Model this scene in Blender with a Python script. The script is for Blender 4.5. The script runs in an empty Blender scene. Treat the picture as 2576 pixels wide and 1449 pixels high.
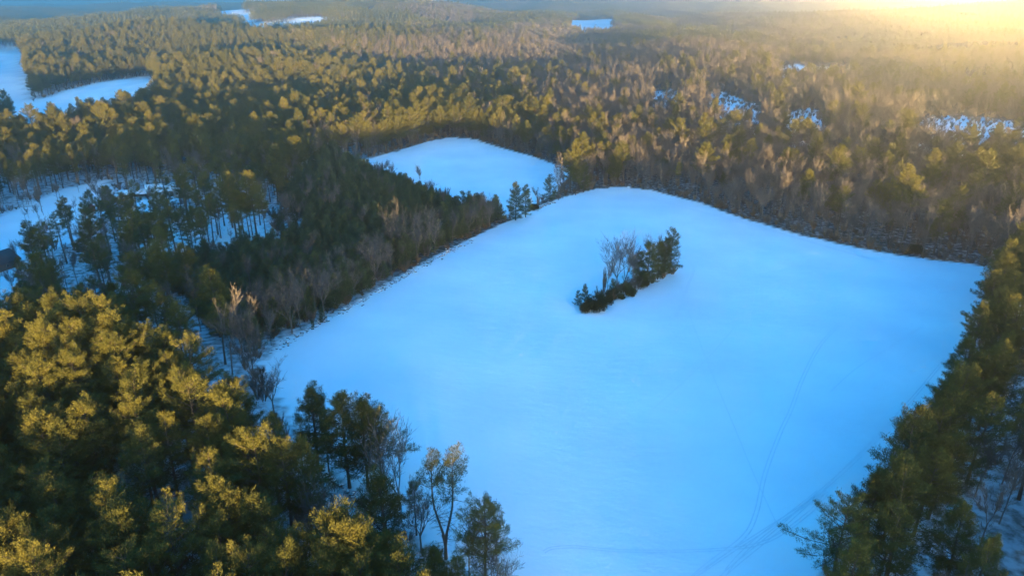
import bpy, math, random
import numpy as np
from mathutils import Vector, Euler

sc = bpy.context.scene
COL = sc.collection
R = math.radians
RNG = np.random.default_rng(11)

# ------------------------------------------------------------------ camera, sky, sun, exposure
W0, H0 = 2576.0, 1449.0
HFOV = R(71.0)
FPX = (W0 / 2) / math.tan(HFOV / 2)
PITCH = R(22.3)
CAMZ = 90.0
cam = bpy.data.cameras.new("camera"); camo = bpy.data.objects.new("camera", cam); COL.objects.link(camo)
cam.sensor_width = 36.0; cam.angle = HFOV
cam.clip_start = 1.0; cam.clip_end = 40000.0
camo.location = (0, 0, CAMZ); camo.rotation_euler = (R(90) - PITCH, 0, 0)
sc.camera = camo

SUN_EL, SUN_AZ = R(1.4), R(166.0)        # compass: 0 = +Y (view), clockwise; the sun stands low behind the camera
world = bpy.data.worlds.new("World"); sc.world = world; world.use_nodes = True
nt = world.node_tree; nt.nodes.clear()
wo = nt.nodes.new("ShaderNodeOutputWorld"); bg = nt.nodes.new("ShaderNodeBackground")
sky = nt.nodes.new("ShaderNodeTexSky"); sky.sky_type = 'NISHITA'; sky.sun_disc = False
sky.sun_elevation = SUN_EL; sky.sun_rotation = SUN_AZ
sky.altitude = 0; sky.air_density = 1.0; sky.dust_density = 0.3; sky.ozone_density = 3.0
bg.inputs[1].default_value = 0.15
# added yellow glow low in the sky, front right, that lights the haze
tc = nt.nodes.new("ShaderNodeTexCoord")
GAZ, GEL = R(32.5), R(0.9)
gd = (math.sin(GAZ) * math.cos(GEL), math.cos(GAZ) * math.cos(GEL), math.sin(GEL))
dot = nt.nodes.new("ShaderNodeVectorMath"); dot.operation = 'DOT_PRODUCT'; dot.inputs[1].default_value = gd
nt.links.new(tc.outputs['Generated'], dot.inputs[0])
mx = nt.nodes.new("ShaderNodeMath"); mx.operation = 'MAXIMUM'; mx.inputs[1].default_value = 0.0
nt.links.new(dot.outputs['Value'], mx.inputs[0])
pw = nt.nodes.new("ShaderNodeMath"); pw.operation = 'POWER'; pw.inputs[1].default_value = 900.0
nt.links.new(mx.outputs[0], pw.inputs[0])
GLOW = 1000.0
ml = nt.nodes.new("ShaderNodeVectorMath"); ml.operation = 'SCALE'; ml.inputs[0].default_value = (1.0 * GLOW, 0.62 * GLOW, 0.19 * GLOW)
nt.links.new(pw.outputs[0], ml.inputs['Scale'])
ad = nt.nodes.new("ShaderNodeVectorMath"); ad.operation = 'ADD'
tint = nt.nodes.new("ShaderNodeVectorMath"); tint.operation = 'MULTIPLY'; pass
sxz = nt.nodes.new("ShaderNodeSeparateXYZ"); nt.links.new(tc.outputs['Generated'], sxz.inputs[0])
mrz = nt.nodes.new("ShaderNodeMapRange"); mrz.inputs[1].default_value = 0.02; mrz.inputs[2].default_value = 0.35; nt.links.new(sxz.outputs[2], mrz.inputs[0])
tmx = nt.nodes.new("ShaderNodeMix"); tmx.data_type = 'RGBA'; nt.links.new(mrz.outputs[0], tmx.inputs[0])
tmx.inputs[6].default_value = (0.34, 0.88, 1.30, 1); tmx.inputs[7].default_value = (0.03, 1.10, 1.36, 1)
nt.links.new(tmx.outputs[2], tint.inputs[1])
nt.links.new(sky.outputs[0], tint.inputs[0])
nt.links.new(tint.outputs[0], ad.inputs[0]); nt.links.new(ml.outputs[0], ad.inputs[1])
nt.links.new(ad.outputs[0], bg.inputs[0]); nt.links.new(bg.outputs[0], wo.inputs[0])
world.cycles.sampling_method = 'MANUAL'; world.cycles.sample_map_resolution = 1024

sl = bpy.data.lights.new("sun", 'SUN'); slo = bpy.data.objects.new("sun", sl); COL.objects.link(slo)
sl.energy = 3.9; sl.angle = R(0.5); sl.color = (1.0, 0.68, 0.26)
sd = Vector((math.sin(SUN_AZ) * math.cos(SUN_EL), math.cos(SUN_AZ) * math.cos(SUN_EL), math.sin(SUN_EL)))
slo.rotation_euler = sd.to_track_quat('Z', 'Y').to_euler(); slo.location = (0, -200, 200)

sc.view_settings.view_transform = 'Standard'; sc.view_settings.look = 'None'
sc.view_settings.gamma = 1.0; sc.view_settings.use_curve_mapping = False
sc.view_settings.exposure = 3.6
sc.cycles.use_denoising = True; sc.cycles.denoiser = 'OPENIMAGEDENOISE'; sc.cycles.denoising_input_passes = 'RGB_ALBEDO_NORMAL'; sc.cycles.denoising_prefilter = 'ACCURATE'
sc.cycles.max_bounces = 4; sc.cycles.diffuse_bounces = 2; sc.cycles.volume_bounces = 0
sc.cycles.transparent_max_bounces = 8; sc.cycles.sample_clamp_indirect = 3.0

# ------------------------------------------------------------------ terrain height
def sstep(a, b, x):
    t = np.clip((x - a) / (b - a), 0, 1); return t * t * (3 - 2 * t)

_wr = np.random.default_rng(5)
_waves = [(2 * math.pi / L, th, ph) for L, th, ph in zip(_wr.uniform(230, 620, 9), _wr.uniform(0, math.pi, 9), _wr.uniform(0, 6.28, 9))]
_wavf = [(2 * math.pi / L, th, ph) for L, th, ph in zip(_wr.uniform(900, 2600, 8), _wr.uniform(0, math.pi, 8), _wr.uniform(0, 6.28, 8))]
_wavs = [(2 * math.pi / L, th, ph) for L, th, ph in zip(_wr.uniform(35, 110, 7), _wr.uniform(0, math.pi, 7), _wr.uniform(0, 6.28, 7))]
def waves(ws, x, y):
    r = 0
    for k, th, ph in ws: r = r + np.sin(k * (x * math.cos(th) + y * math.sin(th)) + ph)
    return r / math.sqrt(len(ws))
def gau(x, y, cx, cy, sx, sy): return np.exp(-((x - cx) ** 2 / (2 * sx * sx) + (y - cy) ** 2 / (2 * sy * sy)))

def height(x, y):
    x = np.asarray(x, float); y = np.asarray(y, float)
    d = np.hypot(x, y)
    h = 1.6 * gau(x, y, 60, 235, 90, 80) + 0.22 * waves(_wavs, x, y)
    h = h + sstep(380, 950, d) * 7.0 * waves(_waves, x, y) * (1 + 0.3 * sstep(2000, 5000, d))
    h = h + sstep(2200, 5000, d) * 14 * waves(_wavf, x, y)
    h = h + 58 * gau(x, y, -440, 1950, 380, 450)                     # wooded hill, centre left
    h = h + 16 * gau(x, y, -330, 1050, 300, 130)
    h = h + 56 * gau(x, y, 1480, 1850, 520, 420)                     # ridge on the right
    h = h + 150 * np.exp(-(y - 5200) ** 2 / (2 * 900 ** 2)) * sstep(-1000, 100, x)   # long ridge far behind
    h = h + 130 * gau(x, y, -5600, 8600, 700, 700)                   # far knoll
    h = h + 170 * sstep(10500, 13500, y)                             # rim of hills on the horizon
    h = h + sstep(-70, -260, y) * 13  # unseen rise behind the camera, added to shade the field
    h = h + 8.0 * gau(x, y, -82, 148, 50, 42)                        # knoll under the front wood
    h = h + 5.5 * gau(x, y, 230, 540, 240, 110)                      # gentle swell beyond the far edge
    h = h - 3.5 * gau(x, y, -190, 260, 80, 80) - 6 * gau(x, y, -330, 560, 190, 140)                                 # hollows on the left, lowered to put the trees there in shade
    return h

# ------------------------------------------------------------------ picture <-> world
cp, sp_ = math.cos(PITCH), math.sin(PITCH)
def ray(px, py):
    u = (px - W0 / 2) / FPX; v = (py - H0 / 2) / FPX
    return np.array([u, cp - v * sp_, -sp_ - v * cp])
def at(px, py, hgt=0.0):
    """world x, y of the point hgt metres above the ground that shows at picture point px, py"""
    d = ray(px, py); z = 0.0; x = y = 0
    for _ in range(40):
        t = (z + hgt - CAMZ) / d[2]
        x, y = d[0] * t, d[1] * t
        z = 0.5 * z + 0.5 * float(height(x, y))
    return x, y
def project(x, y, z):
    dx, dy, dz = x, y, z - CAMZ
    f = dy * cp - dz * sp_; up = dy * sp_ + dz * cp
    return W0 / 2 + FPX * dx / f, H0 / 2 - FPX * up / f, f
def poly(pts, hgt=0.0): return np.array([at(px, py, hgt) for px, py in pts])
def inside(P, x, y):
    x = np.asarray(x); y = np.asarray(y); c = np.zeros(x.shape, bool); n = len(P); j = n - 1
    for i in range(n):
        xi, yi = P[i]; xj, yj = P[j]
        m = ((yi > y) != (yj > y)); dy = (yj - yi) if yj != yi else 1e-9
        c ^= m & (x < (xj - xi) * (y - yi) / dy + xi); j = i
    return c

FIELD = poly([(650,915),(720,850),(800,812),(900,757),(1000,697),(1100,642),(1200,592),(1300,547),(1370,513),(1430,493),(1500,476),(1560,469),(1640,479),
              (1760,509),(1850,544),(2000,588),(2150,622),(2300,648),(2465,668),(2510,682),(2480,760),(2420,914),(2345,1010),(2290,1090),(2175,1250),(2080,1420),
              (2000,1560),(1830,1690),(1550,2000),(1400,1800),(1250,1540),(1120,1415),(1000,1310),(900,1235),(800,1150),(740,1070),(690,990)])
FIELD2 = poly([(905,405),(1000,381),(1080,356),(1130,346),(1190,350),(1260,372),(1340,394),(1440,430),(1400,482),(1292,550),(1180,522),(1090,478),(1000,444)])
LANE = poly([(740,1130),(790,1170),(850,1225),(920,1290),(1000,1350),(1100,1450),(1060,1470),(960,1390),(880,1330),(820,1280),(760,1220),(700,1150)])
CLEARS = [poly(p) for p in (
    [(-60,115),(60,138),(66,200),(85,262),(60,300),(-60,330)],
    [(10,330),(70,262),(150,234),(250,209),(370,189),(400,205),(395,262),(330,300),(262,318),(170,340),(90,372),(10,380)],
    [(-60,560),(70,520),(150,478),(270,452),(290,490),(260,545),(170,590),(60,640),(-60,680)],
    [(-80,590),(140,560),(215,548),(220,600),(75,650),(62,780),(50,900),(-80,960)],
    [(290,490),(390,470),(440,470),(440,510),(420,540),(330,560),(270,540)],
    [(440,560),(560,520),(660,540),(690,600),(560,660),(430,690),(330,700),(350,600)])]
FARCLEAR = [poly(p) for p in (
    [(590,62),(640,56),(720,51),(800,54),(855,66),(785,88),(620,88)],
    [(1420,58),(1470,52),(1562,50),(1566,88),(1440,88)],
    [(548,36),(575,30),(650,40),(650,60),(540,62)],
    [(1950,170),(2000,162),(2135,174),(2140,214),(1955,212)],
    [(1640,232),(1700,224),(1710,292),(1640,292)],
    [(1770,240),(1820,232),(1900,262),(1925,345),(1790,335)],
    [(1975,290),(2045,270),(2070,300),(2060,382),(1970,372)],
    [(2310,300),(2400,288),(2640,318),(2640,400),(2420,396),(2310,380)],
    [(2380,195),(2480,190),(2500,225),(2420,230)])]
PLANT = poly([(830,395),(905,402),(1000,445),(1090,480),(1180,524),(1285,558),(1235,575),(1100,628),(950,712),(820,790),(640,860),(540,840),(430,720),(425,650),(560,600),(690,540),(740,470)])
PLANTEDGE = poly([(640,930),(560,870),(640,800),(800,730),(950,660),(1100,590),(1240,545),(1250,566),(1200,589),(1100,639),(1000,694),(900,754),(800,808),(720,846)])
FRONT = poly([(-300,735),(-60,765),(40,742),(130,745),(200,770),(330,803),(420,840),(500,900),(590,955),(690,1005),(745,1065),(780,1150),(800,1250),(860,1310),
              (950,1345),(1050,1400),(1180,1475),(1150,1950),(-900,1950),(-700,900)], 19)
RIGHT = poly([(2590,560),(2520,625),(2478,700),(2462,770),(2400,860),(2365,930),(2335,1000),(2310,1060),(2215,1070),(2180,1170),(2135,1260),(2080,1325),(1990,1400),
              (1900,1460),(1750,1640),(2300,1950),(3600,1950),(3600,560)], 17)
LEFTOPEN = poly([(-300,440),(300,440),(520,440),(700,470),(690,545),(560,605),(425,655),(430,725),(540,845),(600,940),(300,1000),(-300,960)])
OPEN_ALL = [FIELD, FIELD2, LANE] + CLEARS
def in_any(L, x, y):
    r = np.zeros(np.shape(x), bool)
    for P in L: r |= inside(P, x, y)
    return r

# ------------------------------------------------------------------ materials
def mat(name, build):
    m = bpy.data.materials.new(name); m.use_nodes = True
    n = m.node_tree; n.nodes.clear(); out = n.nodes.new("ShaderNodeOutputMaterial")
    build(n, out); return m
def N(n, t, **kw):
    k = n.nodes.new(t)
    for a, v in kw.items(): setattr(k, a, v)
    return k
def ramp(n, src, stops):
    r = N(n, "ShaderNodeValToRGB"); e = r.color_ramp.elements
    while len(e) < len(stops): e.new(0.5)
    for i, (p, c) in enumerate(stops): e[i].position = p; e[i].color = (*c, 1)
    n.links.new(src, r.inputs[0]); return r.outputs[0]

def m_needles(c0, c1):
    def b(n, out):
        oi = N(n, "ShaderNodeObjectInfo"); g = N(n, "ShaderNodeTexCoord")
        no = N(n, "ShaderNodeTexNoise"); no.inputs['Scale'].default_value = 0.55; no.inputs['Detail'].default_value = 3
        n.links.new(g.outputs['Object'], no.inputs['Vector'])
        a = N(n, "ShaderNodeMath", operation='MULTIPLY_ADD'); a.inputs[1].default_value = 0.45
        s = N(n, "ShaderNodeMath", operation='MULTIPLY'); s.inputs[1].default_value = 0.6
        n.links.new(no.outputs[0], s.inputs[0]); n.links.new(oi.outputs['Random'], a.inputs[0]); n.links.new(s.outputs[0], a.inputs[2])
        c = ramp(n, a.outputs[0], [(0.15, c0), (0.8, c1)])
        d = N(n, "ShaderNodeBsdfDiffuse"); t = N(n, "ShaderNodeBsdfTranslucent"); mxs = N(n, "ShaderNodeMixShader"); mxs.inputs[0].default_value = 0.22
        n.links.new(c, d.inputs[0]); n.links.new(c, t.inputs[0])
        n.links.new(d.outputs[0], mxs.inputs[1]); n.links.new(t.outputs[0], mxs.inputs[2]); n.links.new(mxs.outputs[0], out.inputs[0])
    return b
M_NEEDLE = mat("pine_needles", m_needles((0.055, 0.060, 0.020), (0.125, 0.112, 0.030)))
M_YOUNG = mat("young_pine_needles", m_needles((0.045, 0.060, 0.028), (0.10, 0.11, 0.045)))
M_JUNIPER = mat("juniper_needles", m_needles((0.040, 0.042, 0.020), (0.070, 0.065, 0.030)))
def m_bark(c0, c1, sc_=3.0):
    def b(n, out):
        g = N(n, "ShaderNodeTexCoord"); oi = N(n, "ShaderNodeObjectInfo")
        mp = N(n, "ShaderNodeMapping"); mp.inputs['Scale'].default_value = (1, 1, 0.25); n.links.new(g.outputs['Object'], mp.inputs[0])
        no = N(n, "ShaderNodeTexNoise"); no.inputs['Scale'].default_value = sc_; no.inputs['Detail'].default_value = 4
        n.links.new(mp.outputs[0], no.inputs['Vector'])
        a = N(n, "ShaderNodeMath", operation='MULTIPLY_ADD'); a.inputs[1].default_value = 0.35
        n.links.new(oi.outputs['Random'], a.inputs[0]); n.links.new(no.outputs[0], a.inputs[2])
        c = ramp(n, a.outputs[0], [(0.3, c0), (0.95, c1)])
        d = N(n, "ShaderNodeBsdfDiffuse"); n.links.new(c, d.inputs[0]); n.links.new(d.outputs[0], out.inputs[0])
    return b
M_PBARK = mat("pine_bark", m_bark((0.045, 0.036, 0.030), (0.12, 0.095, 0.075)))
M_BBARK = mat("grey_bark", m_bark((0.080, 0.066, 0.056), (0.19, 0.158, 0.135)))
M_TWIG = mat("bare_twigs", m_bark((0.078, 0.065, 0.057), (0.155, 0.127, 0.110)))
M_BRUSH = mat("dry_brush", m_bark((0.09, 0.060, 0.040), (0.20, 0.135, 0.085)))

def b_ground(n, out):
    at_ = N(n, "ShaderNodeVertexColor", layer_name="cover"); sep = N(n, "ShaderNodeSeparateColor"); n.links.new(at_.outputs[0], sep.inputs[0])
    g = N(n, "ShaderNodeTexCoord")
    def noise(s, d=4):
        k = N(n, "ShaderNodeTexNoise"); k.inputs['Scale'].default_value = s; k.inputs['Detail'].default_value = d
        n.links.new(g.outputs['Object'], k.inputs['Vector']); return k.outputs[0]
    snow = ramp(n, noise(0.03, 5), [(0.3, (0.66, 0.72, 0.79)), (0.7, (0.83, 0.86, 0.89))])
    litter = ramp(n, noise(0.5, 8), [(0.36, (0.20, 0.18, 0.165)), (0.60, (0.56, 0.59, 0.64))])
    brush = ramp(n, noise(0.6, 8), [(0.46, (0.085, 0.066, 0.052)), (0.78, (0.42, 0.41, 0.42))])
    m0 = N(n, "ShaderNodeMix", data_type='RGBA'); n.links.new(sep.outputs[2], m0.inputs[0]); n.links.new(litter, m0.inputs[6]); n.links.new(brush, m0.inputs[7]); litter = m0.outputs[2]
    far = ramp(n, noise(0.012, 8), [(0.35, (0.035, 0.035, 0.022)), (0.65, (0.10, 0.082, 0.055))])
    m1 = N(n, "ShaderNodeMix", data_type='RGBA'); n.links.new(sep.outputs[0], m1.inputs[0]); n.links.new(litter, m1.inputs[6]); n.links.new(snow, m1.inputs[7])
    m2 = N(n, "ShaderNodeMix", data_type='RGBA'); n.links.new(sep.outputs[1], m2.inputs[0]); n.links.new(m1.outputs[2], m2.inputs[6]); n.links.new(far, m2.inputs[7])
    mp = N(n, "ShaderNodeMapping"); mp.inputs['Rotation'].default_value = (0, 0, R(35)); mp.inputs['Scale'].default_value = (0.45, 0.9, 1)
    n.links.new(g.outputs['Object'], mp.inputs[0])
    k = N(n, "ShaderNodeTexNoise"); k.inputs['Scale'].default_value = 0.45; k.inputs['Detail'].default_value = 9; k.inputs['Roughness'].default_value = 0.62; n.links.new(mp.outputs[0], k.inputs['Vector'])
    bp = N(n, "ShaderNodeBump"); bp.inputs['Strength'].default_value = 0.4; bp.inputs['Distance'].default_value = 0.45; n.links.new(k.outputs[0], bp.inputs['Height'])
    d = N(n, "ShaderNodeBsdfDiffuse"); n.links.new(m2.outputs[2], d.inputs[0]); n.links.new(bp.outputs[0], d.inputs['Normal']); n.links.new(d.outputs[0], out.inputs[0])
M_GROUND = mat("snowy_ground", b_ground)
def plain(c, rough=0.8, var=0.15, s=2.0):
    def b(n, out):
        g = N(n, "ShaderNodeTexCoord"); no = N(n, "ShaderNodeTexNoise"); no.inputs['Scale'].default_value = s; no.inputs['Detail'].default_value = 4
        n.links.new(g.outputs['Object'], no.inputs['Vector'])
        cc = ramp(n, no.outputs[0], [(0.3, tuple(v * (1 - var) for v in c)), (0.7, tuple(min(1, v * (1 + var)) for v in c))])
        p = N(n, "ShaderNodeBsdfPrincipled"); p.inputs['Roughness'].default_value = rough
        n.links.new(cc, p.inputs['Base Color']); n.links.new(p.outputs[0], out.inputs[0])
    return b
M_TRACK = mat("packed_snow", plain((0.66, 0.715, 0.78), 0.9, 0.06, 1.0))
M_SNOW = mat("roof_snow", plain((0.80, 0.83, 0.87), 0.9, 0.04, 0.6))
M_WALLB = mat("brown_boards", plain((0.11, 0.075, 0.055)))
M_WALLR = mat("red_boards", plain((0.20, 0.055, 0.04)))
M_WALLG = mat("grey_boards", plain((0.28, 0.28, 0.28)))
M_GLASS = mat("window_glass", plain((0.03, 0.035, 0.04), 0.15))
M_DOOR = mat("door_paint", plain((0.07, 0.05, 0.045), 0.6))
M_ROOFD = mat("dark_shingles", plain((0.06, 0.055, 0.055), 0.9))
M_POST = mat("weathered_wood", plain((0.22, 0.19, 0.16), 0.9))
def b_stone(n, out):
    ge = N(n, "ShaderNodeNewGeometry"); sp = N(n, "ShaderNodeSeparateXYZ"); n.links.new(ge.outputs['Normal'], sp.inputs[0])
    g = N(n, "ShaderNodeTexCoord"); no = N(n, "ShaderNodeTexNoise"); no.inputs['Scale'].default_value = 1.5; n.links.new(g.outputs['Object'], no.inputs['Vector'])
    st = ramp(n, no.outputs[0], [(0.3, (0.07, 0.065, 0.06)), (0.7, (0.20, 0.18, 0.165))])
    a = N(n, "ShaderNodeMath", operation='ADD'); n.links.new(sp.outputs[2], a.inputs[0]); n.links.new(no.outputs[0], a.inputs[1])
    f = N(n, "ShaderNodeMapRange"); f.inputs[1].default_value = 1.0; f.inputs[2].default_value = 1.25; n.links.new(a.outputs[0], f.inputs[0])
    m = N(n, "ShaderNodeMix", data_type='RGBA'); n.links.new(f.outputs[0], m.inputs[0]); n.links.new(st, m.inputs[6]); m.inputs[7].default_value = (0.8, 0.83, 0.87, 1)
    d = N(n, "ShaderNodeBsdfDiffuse"); n.links.new(m.outputs[2], d.inputs[0]); n.links.new(d.outputs[0], out.inputs[0])
M_STONE = mat("snow_capped_stone", b_stone)

# ------------------------------------------------------------------ mesh helpers
class MB:
    def __init__(s): s.v = []; s.q = []; s.t = []; s.qm = []; s.tm = []; s.n = 0
    def add(s, v, q=None, t=None, m=0):
        v = np.asarray(v, float).reshape(-1, 3)
        if q is not None and len(q): q = np.asarray(q, int).reshape(-1, 4); s.q.append(q + s.n); s.qm.append(np.full(len(q), m))
        if t is not None and len(t): t = np.asarray(t, int).reshape(-1, 3); s.t.append(t + s.n); s.tm.append(np.full(len(t), m))
        s.v.append(v); s.n += len(v)
    def mesh(s, name, mats, smooth=False):
        me = bpy.data.meshes.new(name)
        v = np.concatenate(s.v); q = np.concatenate(s.q) if s.q else np.zeros((0, 4), int); t = np.concatenate(s.t) if s.t else np.zeros((0, 3), int)
        me.vertices.add(len(v)); me.vertices.foreach_set("co", v.astype(np.float32).ravel())
        idx = np.concatenate([q.ravel(), t.ravel()]); me.loops.add(len(idx)); me.loops.foreach_set("vertex_index", idx.astype(np.int32))
        tot = np.concatenate([np.full(len(q), 4), np.full(len(t), 3)]); st = np.concatenate([[0], np.cumsum(tot)[:-1]])
        me.polygons.add(len(tot)); me.polygons.foreach_set("loop_start", st.astype(np.int32)); me.polygons.foreach_set("loop_total", tot.astype(np.int32))
        mi = np.concatenate((s.qm + s.tm)) if (s.qm or s.tm) else np.zeros(0)
        me.polygons.foreach_set("material_index", mi.astype(np.int32))
        if smooth: me.polygons.foreach_set("use_smooth", np.ones(len(tot), bool))
        for m in mats: me.materials.append(m)
        me.update(calc_edges=True); return me
    def tube(s, pts, rad, sides=5, m=0, cap=False):
        pts = np.asarray(pts, float); rad = np.asarray(rad, float); k = len(pts)
        d = np.gradient(pts, axis=0); d /= np.linalg.norm(d, axis=1)[:, None] + 1e-9
        ref = np.where(np.abs(d[:, 2:3]) > 0.9, np.array([[1., 0, 0]]), np.array([[0, 0, 1.]]))
        a = np.cross(d, ref); a /= np.linalg.norm(a, axis=1)[:, None] + 1e-9; b = np.cross(d, a)
        th = np.arange(sides) * 2 * math.pi / sides
        v = pts[:, None, :] + rad[:, None, None] * (np.cos(th)[None, :, None] * a[:, None, :] + np.sin(th)[None, :, None] * b[:, None, :])
        i = np.arange(k - 1)[:, None] * sides; j = np.arange(sides)[None, :]; j2 = (j + 1) % sides
        q = np.stack([i + j, i + j2, i + sides + j2, i + sides + j], -1)
        s.add(v, q=q, m=m)
    def box(s, lo, hi, m=0):
        x0, y0, z0 = lo; x1, y1, z1 = hi
        s.add([(x0,y0,z0),(x1,y0,z0),(x1,y1,z0),(x0,y1,z0),(x0,y0,z1),(x1,y0,z1),(x1,y1,z1),(x0,y1,z1)],
              q=[(0,3,2,1),(4,5,6,7),(0,1,5,4),(1,2,6,5),(2,3,7,6),(3,0,4,7)], m=m)
    def ribbons(s, p0, p1, w, rng, m=0):
        p0 = np.asarray(p0); p1 = np.asarray(p1); k = len(p0)
        d = p1 - p0; r = rng.normal(size=(k, 3)); a = np.cross(d, r); a /= np.linalg.norm(a, axis=1)[:, None] + 1e-9; a *= np.asarray(w).reshape(-1, 1) / 2
        v = np.stack([p0 - a, p0 + a, p1 + a * .6, p1 - a * .6], 1)
        s.add(v, q=np.arange(4 * k).reshape(k, 4), m=m)
    def blades(s, base, tip, w, rng, m=0):
        k = len(base); d = tip - base; r = rng.normal(size=(k, 3)); a = np.cross(d, r); a /= np.linalg.norm(a, axis=1)[:, None] + 1e-9; a *= np.asarray(w).reshape(-1, 1) / 2
        mid = base + d * 0.5
        v = np.stack([base, mid + a, tip, mid - a], 1)
        s.add(v, q=np.arange(4 * k).reshape(k, 4), m=m)
def unit(v): return v / (np.linalg.norm(v, axis=-1, keepdims=True) + 1e-9)

def tag(o, label=None, cat=None, group=None, kind=None):
    if label: o["label"] = label
    if cat: o["category"] = cat
    if group: o["group"] = group
    if kind: o["kind"] = kind
    return o
def link(name, me, parent=None, loc=(0, 0, 0), rot=(0, 0, 0)):
    o = bpy.data.objects.new(name, me); COL.objects.link(o); o.location = loc; o.rotation_euler = rot
    if parent: o.parent = parent
    return o

# ------------------------------------------------------------------ tree shapes
def pine_shape(seed, H=20.0, cb=0.38, rmax=4.0, dens=1.0, bl=1.0, young=False, stems=None, sparse=0.0, top=0.75, bare_low=True):
    """white pine: returns (trunk mesh builder, crown mesh builder)"""
    rng = np.random.default_rng(seed); T, C = MB(), MB()
    stems = stems or [(0.0, 0.0, 1.0)]
    for dx, dy, hs in stems:
        n = 9; zz = np.linspace(0, H * hs, n); t = zz / (H * hs)
        px = dx * sstep(0.12, 0.6, t) + 0.25 * np.sin(t * 5 + seed) * t; py = dy * sstep(0.12, 0.6, t) + 0.25 * np.cos(t * 4 + seed) * t
        axis = np.stack([px, py, zz], 1)
        r0 = (0.011 if young else 0.0145) * H * (0.8 if len(stems) > 1 else 1)
        rad = r0 * (1 - t) ** 0.8 + 0.02; rad[0] *= 1.25; axis[0, 2] = -0.5
        T.tube(axis, rad, 7)
        z0 = cb * H; ztop = H * hs * 0.985
        nw = int((ztop - z0) / (0.42 if young else 0.50)); P0 = []; D = []; LN = []
        az_gap = rng.uniform(0, 6.28)
        for i in range(nw):
            z = z0 + (ztop - z0) * (i + rng.uniform(-.3, .3)) / nw; tt = np.clip((z - z0) / (ztop - z0), 0, 1)
            if young: prof = (1 - tt) ** 0.62 * 0.95 + 0.07
            else: prof = (0.55 + 0.45 * min(1, tt / 0.22)) * ((1 - tt) ** top) + 0.07
            for k in range(rng.integers(3, 6)):
                if rng.random() < sparse: continue
                az = rng.uniform(0, 6.28)
                L = rmax * prof * rng.uniform(0.68, 1.16) * (1 + 0.22 * math.cos(2 * (az - az_gap)) + 0.15 * math.cos(3 * az + seed + 4 * tt))
                el = R(-6 + 52 * tt ** 1.2 + rng.uniform(-12, 14)) if not young else R(8 + 40 * tt + rng.uniform(-10, 12))
                P0.append([np.interp(z, zz, px), np.interp(z, zz, py), z]); D.append([math.cos(az) * math.cos(el), math.sin(az) * math.cos(el), math.sin(el)]); LN.append(max(L, 0.35))
        P0 = np.array(P0); D = np.array(D); LN = np.array(LN)
        curl = rng.uniform(0.12, 0.3, len(LN))
        def pos(i, s): return P0[i] + D[i] * (LN[i] * s)[:, None] + np.stack([0 * s, 0 * s, curl[i] * LN[i] * s ** 2], 1)
        ii = np.arange(len(LN)); one = np.ones(len(LN))
        for a, b in ((0, .5), (.5, .95)):                       # limbs
            C.ribbons(pos(ii, one * a), pos(ii, one * b), (0.05 + 0.022 * LN) * (1 - a * .6), rng, 1)
            C.ribbons(pos(ii, one * a), pos(ii, one * b), (0.05 + 0.022 * LN) * (1 - a * .6), rng, 1)
        nt_ = np.maximum(3, (LN * (8.0 if not young else 6.5) * dens).astype(int))
        bi = np.repeat(ii, nt_); s = rng.uniform(0.22, 1.0, len(bi)) ** 0.75
        lat = unit(np.cross(D[bi], np.array([0, 0, 1.0]))); off = rng.uniform(-1, 1, len(bi)) * (0.36 * LN[bi] * (1.1 - s) + 0.22)
        c = pos(bi, s) + lat * off[:, None] + np.stack([0 * s, 0 * s, rng.uniform(-.12, .38, len(bi))], 1)
        dr = unit(D[bi] * 0.55 + np.array([0, 0, 0.62]) + lat * (np.sign(off) * 0.3)[:, None] + rng.normal(size=(len(bi), 3)) * 0.22)
        nb = max(3, int((9 if not young else 10) * bl)); cc = np.repeat(c, nb, 0); dd = np.repeat(dr, nb, 0)
        base = cc + rng.normal(size=cc.shape) * 0.17; ln = rng.uniform(0.28, 0.52, len(cc)) * (1 if not young else .75) * (1 / math.sqrt(bl)); dv = unit(dd + rng.normal(size=cc.shape) * 0.5)
        C.blades(base, base + dv * ln[:, None], rng.uniform(0.045, 0.085, len(cc)) / math.sqrt(bl), rng, 0)
        if bare_low and not young and cb > 0.2:                               # dead branches under the crown
            m = 38; z = rng.uniform(0.15 * H, z0 * 1.05, m); az = rng.uniform(0, 6.28, m); L = rng.uniform(0.5, 2.3, m)
            p0 = np.stack([np.interp(z, zz, px), np.interp(z, zz, py), z], 1); dv = np.stack([np.cos(az), np.sin(az), rng.uniform(-.25, .3, m)], 1)
            C.ribbons(p0, p0 + dv * L[:, None], np.full(m, 0.09), rng, 2)
            C.ribbons(p0 + dv * (L * .5)[:, None], p0 + dv * L[:, None] * .95 + rng.normal(size=(m, 3)) * .4, np.full(m, 0.06), rng, 2)
    return T, C

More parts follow.
